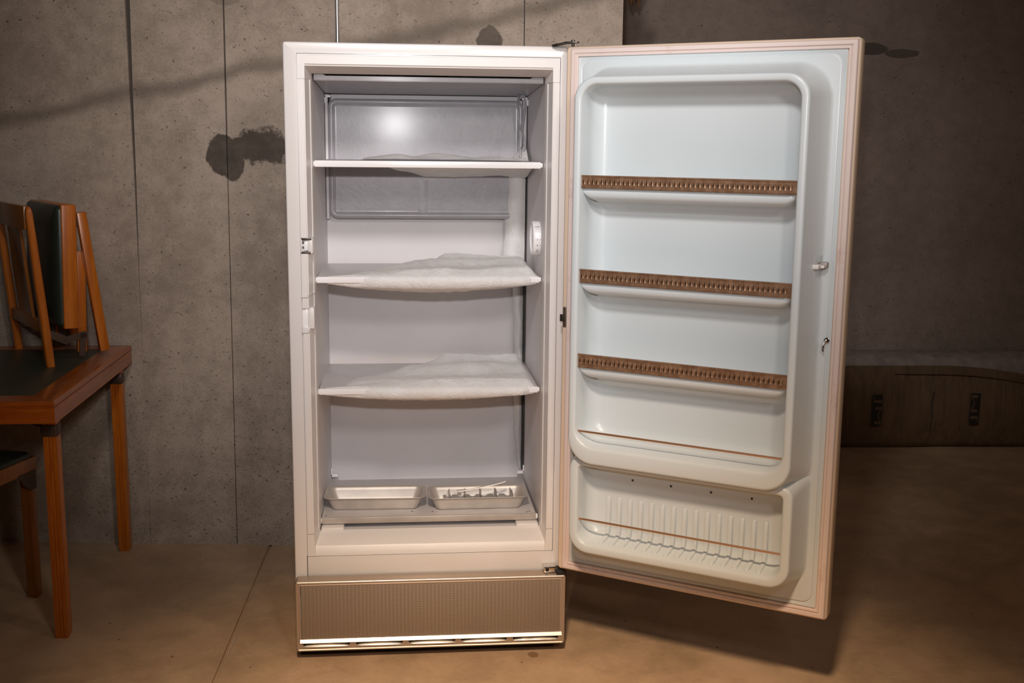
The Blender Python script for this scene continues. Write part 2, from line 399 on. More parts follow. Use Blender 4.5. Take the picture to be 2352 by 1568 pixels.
def walls():
    # main back wall: a core slab with cast panels in front, gaps between them are the form joints
    core = new(); box(core, -2.9, 1.764, .012, .26, 0, CEIL)
    wb = finish('wall_back', core, mat('joint_mortar', (.075, .06, .05), .9), smooth=False, loc=A1, rot=(0, 0, ANG1)); struct(wb)
    cm = concrete_wall('cast_concrete', wb, (.47, .385, .315), (.30, .24, .19),
                       stains=((.392, 1.415, .062, .070, .97, 0), (.515, 1.385, .135, .130, .95, 1.396), (.425, 1.385, .040, .060, .9, 0), (1.31, 1.80, .046, .055, .85, 0), (.41, 1.95, .06, .04, .35, 0)),
                       band=(1.605, .212))
    # joints: (bottom s, s at z=1.0, top s, half widths)
    def panel(l, r):
        bm = new()
        def edge(e): return e
        zs = [0, .5, 1.0, 1.3, 1.65, 1.95, CEIL]
        fr = []
        for z in zs:
            a, b = l(z), r(z)
            fr.append([bm.verts.new(p) for p in ((a, 0, z), (b, 0, z), (b, .012, z), (a, .012, z))])
        for A, B in zip(fr, fr[1:]):
            for k in range(4): bm.faces.new((A[k], A[(k+1) % 4], B[(k+1) % 4], B[k]))
        bm.faces.new(fr[0][::-1]); bm.faces.new(fr[-1])
        finish('concrete_panel', bm, cm, wb, smooth=False)
    def jag(z, k): return .0015*fnoise(z*9, k, 3.3)
    cw = lambda z: .0005 + max(0, min(1, (z-.95)/1.0))*.0080
    c_l = lambda z: .076+.006*z/1.9 - cw(z) + jag(z, 1); c_r = lambda z: .076+.006*z/1.9 + cw(z) + jag(z, 2)
    j2l = lambda z: .395+.014*z/1.93 - (.0026 if z > 1.3 else .0016) + jag(z, 5)*.5; j2r = lambda z: .395+.014*z/1.93 + (.0026 if z > 1.3 else .0016) + jag(z, 6)*.5
    panel(lambda z: -2.9, c_l); panel(c_r, j2l); panel(j2r, lambda z: 1.4290); panel(lambda z: 1.4325, lambda z: 1.764)
    # alcove wall further back on the right
    bm = new(); box(bm, -2.6, 3.6, 0, .25, 0, CEIL)
    wa = finish('wall_alcove', bm, mat('tmp', (.2, .2, .2)), smooth=False, loc=A2, rot=(0, 0, ANG2)); struct(wa)
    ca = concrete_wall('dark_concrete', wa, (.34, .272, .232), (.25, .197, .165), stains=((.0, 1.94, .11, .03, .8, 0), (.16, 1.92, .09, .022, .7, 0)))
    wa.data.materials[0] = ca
    # return wall between them
    bm = new(); box(bm, .84, 1.055, .95, 2.55, 0, CEIL)
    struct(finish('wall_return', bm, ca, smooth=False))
    ob = concrete_wall('room_concrete', wb, (.40, .345, .28), (.29, .24, .19))
    for n, b in (('wall_left', (-3.6, -3.4, -5.4, 1.25)), ('wall_right', (5.75, 5.95, -5.4, 2.45)), ('wall_rear', (-3.6, 5.95, -5.6, -5.4))):
        bm = new(); box(bm, b[0], b[1], b[2], b[3], 0, CEIL); struct(finish(n, bm, ob, smooth=False))
    bm = new(); box(bm, -3.6, 5.95, -5.6, 2.9, CEIL, CEIL+.12); struct(finish('ceiling', bm, M['ceiling'], smooth=False))
walls()

# ================================================================== FREEZER
FZ = empty('upright_freezer'); tag(FZ, 'tall cream-white upright freezer standing open with frosted shelves inside', 'freezer')
def P(name, bm, m, parent=FZ, **k): return finish(name, bm, m, parent, **k)
W, H = .760, 1.7196

def cabinet():
    bm = new()
    def lp(i, y, r): return [(x, y, z) for x, z in rr(0+i, W-i, .012+i, H-i, max(r-i, .001), 4)]
    def inner(x0, x1, z0, z1, y): return [(x, y, z) for x, z in rr(x0, x1, z0, z1, .001, 4)]
    loops = [lp(0, .70, .007), lp(0, .0055, .007), lp(.0007, .0025, .007), lp(.0022, .0008, .007), lp(.0050, 0, .007),
             inner(.0355, .7405, .2955, 1.6905, 0), inner(.0355, .7405, .2955, 1.6905, .010), inner(.050, .726, .31, 1.675, .0105)]
    loft(bm, loops, True, True, False)
    c = P('cabinet', bm, M['enamel'])
    # lower front panel between the door sill and the kick plate, with its seams
    bm = new(); box(bm, .0365, .7375, -.0012, .004, .236, .2965, .0008)
    P('lower_panel', bm, M['enamel_low'], label=None) if False else P('lower_panel', bm, M['enamel_low'])
    bm = new(); box(bm, .0345, .0364, -.0002, .004, .236, .2965); box(bm, .0346, .7395, -.0001, .004, .2958, .2975)
    P('seam', bm, M['hole'])
    # black plinth under the cabinet
    bm = new(); box(bm, .012, .748, .0, .68, .0, .03); P('plinth', bm, M['black'])
cabinet()

def breakers():
    # side strips: front face, chamfer into the cavity
    def side(name, pts, z0, z1):
        bm = new(); loft(bm, [[(x, y, z) for x, y in pts] for z in (z0, z1)], True, True, True)
        bmesh.ops.bevel(bm, geom=[e for e in bm.edges if abs(e.verts[0].co.z-e.verts[1].co.z) > .1], offset=.0022, segments=2, affect='EDGES')
        P(name, bm, M['plastic'])
    L = [(.0375, -.003), (.0555, -.003), (.0655, .044), (.0672, .0445), (.0695, .062), (.0695, .075), (.0375, .075)]
    Rr = [(.7385, -.003), (.7205, -.003), (.7125, .044), (.711, .0445), (.7085, .062), (.7085, .075), (.7385, .075)]
    # left strip is cut by the latch keeper and by a slot
    for z0, z1 in ((1.203, 1.624), (1.045, 1.160), (1.0105, 1.0435), (.364, .9545)):
        side('breaker_strip', L, z0, z1)
    side('breaker_strip', Rr, .364, 1.624)
    # thin lips on the left strip
    for z in (1.041, .943):
        bm = new()
        pts = [(.0360, -.0055), (.054, -.0058), (.0640, .030), (.0655, .058)]
        loft(bm, [[(x-.0012, y, z+dz), (x, y-.0022, z+dz), (x, y-.0022, z+dz+.006), (x-.0012, y, z+dz+.006)] for (x, y), dz in zip(pts, (0, 0, .004, .012))], True, True, True)
        P('strip_lip', bm, M['plastic'])
    # header
    bm = new()
    prof = [(-.003, 1.6885), (-.003, 1.659), (.060, 1.6425), (.075, 1.642), (.075, 1.6885)]
    loft(bm, [[(x, y, z) for y, z in prof] for x in (.0375, .7385)], True, True, True)
    bmesh.ops.bevel(bm, geom=[e for e in bm.edges if abs(e.verts[0].co.x-e.verts[1].co.x) > .1], offset=.004, segments=3, affect='EDGES')
    # cheeks at both ends of the header
    for s, x0 in ((1, .0375), (-1, .7385)):
        box(bm, min(x0, x0+s*.019), max(x0, x0+s*.019), -.0031, .02, 1.6245, 1.6884)
        loft(bm, [[(x0+s*.018, -.0032, z), (x0+s*.027, .04, z), (x0+s*.0315, .07, z), (x0+s*.012, .07, z)] for z in (1.6245, 1.660)], True, True, True)
    P('header_strip', bm, M['plastic'])
    # sill
    bm = new()
    prof = [(-.003, .298), (.002, .324), (.006, .328), (.045, .343), (.066, .351), (.070, .346), (.10, .346), (.10, .298)]
    xs = [.0375, .12, .2, .33, .36, .38, .40, .42, .55, .65, .7385]
    loops = []
    for x in xs:
        dent = -.0009 if abs(x-.38) < .01 else 0
        loops.append([(x, y, z + (dent if .003 < y < .02 else 0)) for y, z in prof])
    loft(bm, loops, True, True, True)
    # raised side corners that meet the side strips
    for s, x0 in ((1, .0375), (-1, .7385)):
        loft(bm, [[(x0, -.0032, z), (x0+s*(.018+.006*(1-t)), -.003+.0*t, z), (x0+s*(.031+.006*(1-t)), .06, z+.003), (x0, .06, z)] for z, t in ((.298, 0), (.330, .6), (.3625, 1))], True, True, True)
        xa, xb = sorted((x0+s*.033, x0+s*.100))
        box(bm, xa, xb, .060, .10, .34, .3600, .006)
    P('sill', bm, M['plastic'])
breakers()

def interior():
    bm = new()
    y0, y1 = .068, .505
    f = [(.0688, y0, .345), (.7095, y0, .345), (.7095, y0, 1.655), (.0688, y0, 1.655)]
    bk = [(.0755, y1, .365), (.7035, y1, .365), (.7035, y1, 1.645), (.0755, y1, 1.645)]
    loft(bm, [f, bk], True, False, True)
    bk2 = [(.03, y1+.05, .32), (.74, y1+.05, .32), (.74, y1+.05, 1.69), (.03, y1+.05, 1.69)]
    P('interior_liner', bm, M['liner'], smooth=False)
    # vertical shelf rails in the two back corners
    bm = new(); box(bm, .0765, .0860, .462, .497, 1.225, 1.60, .002); P('rail', bm, M['liner'])
    bm = new(); box(bm, .0868, .0885, .466, .499, 1.25, 1.60); P('rail_gap', bm, M['hole'])
    bm = new(); box(bm, .0905, .0935, .466, .480, 1.585, 1.607, .0005); P('rail_hook', bm, M['dark_steel'])
    bm = new(); box(bm, .6990, .7030, .460, .5035, .40, 1.40); P('rail_gap', bm, M['hole'])
    bm = new(); box(bm, .688, .7005, .462, .497, 1.43, 1.60, .003); P('rail', bm, M['liner'])
    # small white L clips top and bottom
    for x, s in ((.080, 1), (.700, -1)):
        for z, k in ((1.598, -1), (.398, 1)):
            bm = new()
            if k > 0:
                box(bm, min(x-.004*s, x), max(x-.004*s, x), .455, .475, z-.002, z+.024, .0008); box(bm, min(x-.004*s, x+.018*s), max(x-.004*s, x+.018*s), .455, .475, z-.004, z+.004, .0008)
            else:
                box(bm, min(x-.004*s, x), max(x-.004*s, x), .455, .475, z-.020, z+.004, .0008); box(bm, min(x-.004*s, x+.016*s), max(x-.004*s, x+.016*s), .455, .475, z-.002, z+.005, .0008)
            P('rail_clip', bm, M['white_trim'])
interior()

def plate_top():
    bm = new()
    # folded front lip, notched at its ends
    pts = [(.0735, 1.6255), (.7045, 1.6255), (.7045, 1.6425), (.676, 1.6425), (.664, 1.6365), (.108, 1.6365), (.098, 1.643), (.0735, 1.643)]
    loft(bm, [[(x, y, z) for x, z in pts] for y in (.088, .093)], True, True, True)
    bmesh.ops.bevel(bm, geom=[e for e in bm.edges if e.calc_length() > .3], offset=.0018, segments=3, affect='EDGES')
    loft(bm, [[(.0745, .092, 1.6262), (.7035, .092, 1.6262), (.7035, .092, 1.633), (.0745, .092, 1.633)], [(.079, .462, 1.608), (.700, .462, 1.608), (.700, .462, 1.616), (.079, .462, 1.616)]], True, True, True)
    P('top_evaporator_shelf', bm, M['evap'])
plate_top()

def evaporator():
    bm = new()
    # local plate in x,z; thickness towards -y; tilted top forward
    u0, u1, z0, z1 = .086, .690, 0, .366
    def L(i, e, r): return [(x, -e, z) for x, z in rr(u0+i, u1-i, z0+i, z1-i, max(r-i, .002), 6)]
    loft(bm, [L(0, 0, .026), L(0, .004, .026), L(.003, .0075, .026), L(.009, .009, .026), L(.015, .0075, .026), L(.019, .0045, .026), L(.021, .004, .026), L(.025, .004, .026)], True, True, True)
    # pressed vertical channel
    loft(bm, [[(.376+dx, -.004-e*k, z) for dx, e in ((-.015, 0), (-.008, .0006), (0, .0011), (.008, .0006), (.015, 0))] for z, k in ((.016, 1), (.05, 1), (.12, .1))], False)
    o = P('evaporator_plate', bm, M['evap'], loc=(0, .462, 1.2275), rot=(math.radians(-.9), 0, 0))
    return o
evaporator()

def capillary():
    bm = new()
    # coils of thin refrigerant tube hanging in the top right corner
    tube(bm, smooth_path([(.668, .415, 1.606), (.6655, .40, 1.575), (.668, .395, 1.53), (.676, .40, 1.505), (.686, .405, 1.48), (.690, .405, 1.455), (.687, .41, 1.442)]), .0028, 8)
    tube(bm, smooth_path([(.673, .41, 1.600), (.683, .40, 1.606), (.687, .395, 1.58), (.681, .388, 1.53), (.6745, .382, 1.47), (.673, .38, 1.425)]), .0032, 8)
    o = P('refrigerant_tube', bm, M['evap'])
    bm = new(); tube(bm, [(.673, .380, 1.4255), (.673, .3795, 1.420)], .0036, 10); P('tube_tip', bm, M['chrome'], o)
capillary()

# --- shelves
SH = {1: (1.392, 1.410), 2: (1.0695, 1.0870), 3: (.7480, .7655), 4: (.3620, .3810)}
def shelf(k):
    zb, zt = SH[k]
    bm = new()
    box(bm, .0715, .7000, .090, .466, zt-.006, zt-.0005, .001)
    o = P('shelf', bm, M['shelf'])
    bm = new(); box(bm, .0708, .7005, .0845, .0915, zb, zt, .0016)
    P('front_trim', bm, M['white_trim'] if k < 4 else M['alu'], o)
    for s in (.0690, .7025):
        bm = new(); box(bm, s-.0035, s+.0035, .087, .098, zb+.003, zt-.003, .001); P('end_tab', bm, M['white_trim'], o)
    if k == 4:
        for x, y in ((.083, .105), (.675, .102), (.683, .108), (.335, .128), (.395, .122)):
            bm = new(); disc(bm, (x, y, zt-.0004), (0, 0, 1), .0025, .0006, 8); P('screw_hole', bm, M['hole'], o)
        bm = new(); box(bm, .12, .655, .145, .455, .350, .3575); P('under_tray', bm, M['alu_dark'], o)
    return o
SHO = {k: shelf(k) for k in (1, 2, 3, 4)}

def frost_roll(k, x0, x1, back_h, front_x0, sag, seed, top=True, rowf=None):
    """a skin of frost over the shelf, rolling over its front edge and hanging below"""
    zb, zt = SH[k]; n = 240
    bm = new(); loops = []
    for i in range(n+1):
        t = i/n; x = x0 + (x1-x0)*t
        env = min(1, t/.10)**.6 * min(1, (1-t)/.035)**.55                 # closes at both ends
        fr = max(0, min(1, (x-front_x0)/.10)) ; fr = fr*fr*(3-2*fr)
        fe = max(0, min(1, (.688-x)/.035)); fr *= fe
        sg = sag(t)*env
        hb = rowf(t)*env*back_h
        nz = lambda a: .0032*fnoise(x*14, a*5, seed) + .0020*fnoise(x*42, a*.9, seed+4) + .0009*fnoise(x*130, a*2.3, seed+5)
        prof = []
        yf = .0905 - .0150*fr
        prof.append((.452, zt-.006))
        for j, y in enumerate((.448, .425, .40, .372, .345, .318, .29, .262, .235, .208, .18, .168, .155, .143, .132, .121, .112)):
            v = (y-.112)/.336
            own = max(0, min(1, (t-.02-.42*v**1.3+.10*fnoise(x*6, y*9, seed+1))/.16)); own = own*own*(3-2*own)
            ter = .62+.38*math.sin(7.5*v*1.6+2.2*fnoise(x*3.2, 1.0, seed)+.9)+.42*fnoise(x*7, y*15, seed+2)
            h = back_h*rowf(t)*(.55+.75*ter)*(1-.45*(1-v)**3)
            prof.append((y, zt-.003+own*env*(h+.004)+nz(j)*own*env))
        prof.append((.100, zt-.001+(.004+back_h*.22*rowf(t))*max(env, .0)))
        prof.append((yf+.004, zt+.0012*fr+.001)); prof.append((yf-.002*fr, zt-.004)); prof.append((yf-.004*fr, (zt+zb)/2-.003*fr))
        prof.append((yf-.001*fr, zb-.003-sg*.25)); prof.append((.096, zb-.004-sg*.55+nz(9)*env*.6)); prof.append((.125, zb-.003-sg*.85+nz(10)*env))
        prof.append((.185, zb-.001-sg+nz(11)*env)); prof.append((.27, zb-.001-sg*.9+nz(12)*env)); prof.append((.36, zb+.002-sg*.5)); prof.append((.44, zt-.006))
        loops.append([(x, y, z) for y, z in prof])
    loft(bm, loops, True, True, True)
    return P('frost', bm, M['frost'], SHO[k], angle=70)
bell = lambda t: math.sin(PI*min(1, max(0, t)))**.75
frost_roll(2, .100, .694, .023, .165, lambda t: .031*bell(t*.98+.01)+.003, 3.1, rowf=lambda t: .12+.95*min(1, t/.55)**1.2)
frost_roll(3, .090, .692, .023, .165, lambda t: .029*bell(t)+.001, 8.7, rowf=lambda t: .10+.95*min(1, t/.6)**1.1)
def frost_misc():
    # mound lying on top of shelf 1
    bm = new(); nx, ny = 70, 10
    V = []
    for i in range(nx+1):
        row = []
        for j in range(ny+1):
            t, s = i/nx, j/ny; x = .19+.505*t; y = .27+.18*s
            h = (.010+.016*max(0, fnoise(x*12, y*9, 2.2)+.25))*math.sin(PI*min(1, t*1.05))**.4*math.sin(PI*min(1, .06+s*.9))**.7
            h += .055*max(0, (x-.635)/.06)**1.6*max(0, (s-.45)/.55)
            row.append(bm.verts.new((x, y, 1.4095+max(0, h))))
        V.append(row)
    for i in range(nx):
        for j in range(ny): bm.faces.new((V[i][j], V[i+1][j], V[i+1][j+1], V[i][j+1]))
    P('frost', bm, M['frost'], SHO[1], angle=80)
    # frost hanging from the underside of shelf 1 with a wavy lower edge against the plate
    bm = new(); loops = []
    n = 90
    for i in range(n+1):
        t = i/n; x = .115+.580*t
        kn = [(0, .001), (.12, .002), (.22, .006), (.35, .017), (.48, .026), (.6, .027), (.72, .025), (.85, .023), (.94, .025), (1, .026)]
        for a, b in zip(kn, kn[1:]):
            if a[0] <= t <= b[0]:
                q = (t-a[0])/(b[0]-a[0]); q = q*q*(3-2*q); d = a[1]+(b[1]-a[1])*q
        d += .0012*fnoise(x*30, 0, 1)
        d *= 1.45
        loops.append([(x, .466, 1.404), (x, .464, 1.402-d*1.08), (x, .43, 1.402-d*1.16), (x, .39, 1.4025-d*1.06), (x, .34, 1.403-d*.8), (x, .26, 1.4035-d*.42), (x, .18, 1.404-d*.12), (x, .14, 1.4042), (x, .3, 1.4046)])
    loft(bm, loops, True, True, True); P('frost', bm, M['frost'], SHO[1], angle=80)
    # column of frost running down the back right corner
    bm = new(); loops = []
    n = 90
    for i in range(n+1):
        t = i/n; z = 1.40-1.0*t
        kn = [(0, .645), (.06, .640), (.25, .632), (.30, .628), (.325, .655), (.42, .665), (.60, .672), (.7, .668), (.88, .676), (.97, .686), (1, .690)]
        for a, b in zip(kn, kn[1:]):
            if a[0] <= t <= b[0]:
                q = (t-a[0])/(b[0]-a[0]); xl = a[1]+(b[1]-a[1])*q
        xl += .0035*fnoise(z*14, 1, 5)+.002*fnoise(z*50, 2, 5)
        xr = .6975; wdt = xr-xl; dep = (.036 if t < .32 else .030*(1-t*.75)+.006)
        loops.append([(xl + wdt*s, (.480 if t < .33 else .502)-dep*(math.sin(PI*(.05+.8*s))**.6)*(1+.25*fnoise(xl+s, z*18, 6)), z+.004*fnoise(s*4, z*20, 2)) for s in (0, .1, .25, .42, .6, .8, 1)])
    loft(bm, loops, False); P('frost', bm, M['frost'], FZ, angle=80)
frost_misc()

def dial():
    c = Vector((.7115, .172, 1.1895)); r = .0505
    bm = new()
    prof = [(0, r-.0), (.0215, r), (.0245, r-.0015), (.0255, r-.004), (.0245, r-.0065), (.0205, r-.008), (.0200, .022), (.0200, .0)]
    n = 48
    loops = [[(c.x-h, c.y+q*math.sin(2*PI*k/n), c.z+q*math.cos(2*PI*k/n)) for k in range(n)] for h, q in prof[:-1]]
    loft(bm, loops, True, True, True)
    o = P('thermostat_dial', bm, M['white_trim'])
    def put(body, size, deg, off, dx=0.):
        me = text_mesh(body, size); me.materials.clear(); me.materials.append(M['ink'])
        t = bpy.data.objects.new('dial_marking', me); COL.objects.link(t); t.parent = o
        a = math.radians(deg)   # 0 = facing the viewer, positive = up
        pos = Vector((c.x-off+dx, c.y-(r+.0002)*math.cos(a), c.z+(r+.0002)*math.sin(a)))
        t.location = pos; t.rotation_euler = (PI/2-a, 0, 0)
    put('OFF', .0085, 44, .0128); put('5', .0085, 1, .013); put('6', .0085, -19, .013); put('7', .0085, -38, .013)
    def tick(x0_, x1_, deg, w_, h_, dz=0):
        a = math.radians(deg); yy, zz = c.y-(r+.0001)*math.cos(a), c.z+(r+.0001)*math.sin(a)+dz
        bm = new(); box(bm, c.x+x0_, c.x+x1_, yy-.0003, yy+w_, zz-h_/2, zz+h_/2); P('tick_mark', bm, M['ink'], o)
    for deg in (1, -19, -38): tick(-.0065, -.0025, deg, .0006, .0009)
    for i in range(5): tick(-.0172+i*.0022, -.0162+i*.0022, 36.5, .0006, .0014)
    tick(-.017, -.008, -43, .0012, .0020)
    # worn print on the face of the dial
    for yy, zz, q in ((-.012, .014, .004), (-.012, .004, .006), (-.012, -.006, .007), (-.012, -.016, .004)):
        bm = new(); disc(bm, (c.x-.0202, c.y+yy, c.z+zz), (-1, 0, 0), q, .0004, 12); P('face_print', bm, M['ink'], o)
dial()

def keeper():
    # latch keeper let into the left strip
    bm = new(); box(bm, .0370, .064, .012, .018, 1.160, 1.203)
    o = P('latch_keeper', bm, M['dark_steel'])
    bm = new(); box(bm, .0445, .0565, .006, .014, 1.1675, 1.1965, .001); P('keeper_plate', bm, M['white_trim'], o)
    bm = new(); box(bm, .0558, .0690, -.001, .072, 1.1600, 1.2030, .002); P('keeper_guard', bm, M['plastic'], o)
    bm = new(); box(bm, .0362, .0400, -.003, .012, 1.163, 1.200, .001); P('keeper_edge', bm, M['plastic'], o)
    bm = new(); box(bm, .038, .066, -.003, .018, 1.197, 1.2028, .001); P('keeper_bracket', bm, M['dark_steel'], o)
    bm = new(); box(bm, .038, .063, -.003, .016, 1.160, 1.1655, .001); P('keeper_bracket', bm, M['dark_steel'], o)
    for z in (1.189, 1.176):
        bm = new(); disc(bm, (.0435, .0105, z), (0, -1, 0), .0033, .003, 12, .0006); P('screw', bm, M['dark_steel'], o)
    # shallow slot lower down
    bm = new(); box(bm, .0375, .0535, .006, .012, .955, 1.0105, .0006); o = P('strip_slot', bm, M['white_trim'])
    bm = new(); box(bm, .0375, .0545, -.001, .020, .953, .9565, .0005); box(bm, .0520, .0690, .0015, .072, .953, 1.0108, .002); P('slot_rim', bm, M['plastic'], o)
keeper()

def kickplate():
    x0, x1, z0, z1, y = .0035, .7730, .0300, .2400, -.050
    bm = new()
    def L(i, yy, r=.008): return [(x, yy, z) for x, z in rr(x0+i, x1-i, z0+i, z1-i, max(r-i, .001), 4)]
    loft(bm, [L(0, -.006), L(0, y+.005), L(.0012, y+.0015), L(.004, y), L(.0068, y+.0012), L(.0085, y+.004), L(.0100, y+.0048), L(.0118, y+.003), L(.014, y+.003)], True)
    o = P('kick_plate', bm, M['champ'])
    bm = new(); box(bm, x0+.0155, x1-.0125, y+.0035, y+.0075, .064, z1-.0125, .0008); P('ribbed_panel', bm, M['kick'], o)
    # bright rolled edge along the top
    bm = new(); tube(bm, [(x0+.006, y+.0012, z1-.0032), (x1-.006, y+.0012, z1-.0032)], .0026, 10); P('top_bead', bm, M['bright'], o)
    # lower rail: tilted bright bar, dark gap, pressed lens shaped louvres
    bm = new()
    prof = [(y-.0015, .0555), (y-.0048, .0572), (y-.0052, .0590), (y+.0002, .0668), (y+.003, .0675), (y+.003, .055)]
    loft(bm, [[(x, yy, z) for yy, z in prof] for x in (x0+.0115, x1-.0095)], True, True, True)
    P('bright_bar', bm, M['bright'], o)
    bm = new(); box(bm, x0+.004, x1-.004, y+.0015, y+.006, .0325, .0455, .001)
    pts = [(x0+.004, .0455)]
    P('bottom_rail', bm, M['champ'], o)
    bm = new(); box(bm, x0+.004, x1-.004, y+.011, y+.013, .044, .066); P('slot_shadow', bm, M['black'], o)
    xs = [.0235, .1525, .1735, .3035, .3230, .4545, .4735, .6030, .6225, .7530]
    # webs between the slots
    def web(bm, c, wl, wr):
        pts = [(c-wl, .0445), (c-wl*.9, .0505), (c-wl*.45, .0555), (c+wr*.45, .0555), (c+wr*.9, .0505), (c+wr, .0445)]
        loft(bm, [[(x, yy, z) for x, z in pts] for yy in (y+.0015, y+.006)], True, True, True)
    ce = [(xs[2*k+1]+xs[2*k+2])/2 for k in range(4)]
    for c in ce:
        bm = new(); web(bm, c, .0105, .0105); P('web', bm, M['champ'], o)
    bm = new(); web(bm, x0+.010, .006, .011); P('web', bm, M['champ'], o)
    bm = new(); web(bm, x1-.010, .011, .006); P('web', bm, M['champ'], o)
    for k in range(5):
        a, b = xs[2*k], xs[2*k+1]; bm = new(); loops = []
        for i in range(25):
            t = i/24; x = a+(b-a)*t; e = min(1, math.sin(PI*t)**.55*1.02)
            if k == 4: e *= .8+.25*fnoise(t*6, 0, 9)
            h = .0072*e+.0003; d = .0060*e
            loops.append([(x, y+.0035, .0446), (x, y-.0008-d*.55, .0449), (x, y-.0012-d*.35, .0449+h*.30), (x, y-.0008, .0449+h*.72), (x, y+.0035, .0449+h), (x, y+.0085, .0449+h), (x, y+.0085, .0446)])
        loft(bm, loops, True, True, True); P('louvre', bm, M['bright'], o, angle=80)
kickplate()

def hinges():
    bm = new()
    pts = [(.714, -.012), (.722, -.024), (.748, -.046), (.766, -.056), (.777, -.056), (.782, -.047), (.776, -.036), (.757, -.012), (.745, .03), (.722, .03)]
    loft(bm, [[(x, y, z+(0.0010 if x < .74 else .0062)) for x, y in pts] for z in (1.7185, 1.7222)], True, True, True)
    o = P('top_hinge', bm, M['dark_steel'])
    bm = new(); disc(bm, (.7655, -.0475, 1.7280), (0, 0, 1), .0062, .004, 16, .0015); P('hinge_screw', bm, M['chrome'], o)
    bm = new(); disc(bm, (.7265, -.016, 1.7228), (0, 0, 1), .004, .003, 12, .001); P('hinge_screw', bm, M['chrome'], o)
    bm = new(); disc(bm, (.7655, -.0475, 1.712), (0, 0, 1), .004, .019, 12); P('hinge_pin', bm, M['dark_steel'], o)
    bm = new(); box(bm, .7115, .752, -.036, -.001, .2425, .2605, .003)
    o = P('bottom_hinge', bm, M['chrome'])
    bm = new(); disc(bm, (.7205, -.0355, .2515), (0, -1, 0), .0055, .0018, 16, .0005); P('hinge_socket', bm, M['black'], o)
    bm = new(); box(bm, .746, .774, -.050, -.006, .2405, .2530, .003); P('hinge_arm', bm, M['black'], o)
hinges()

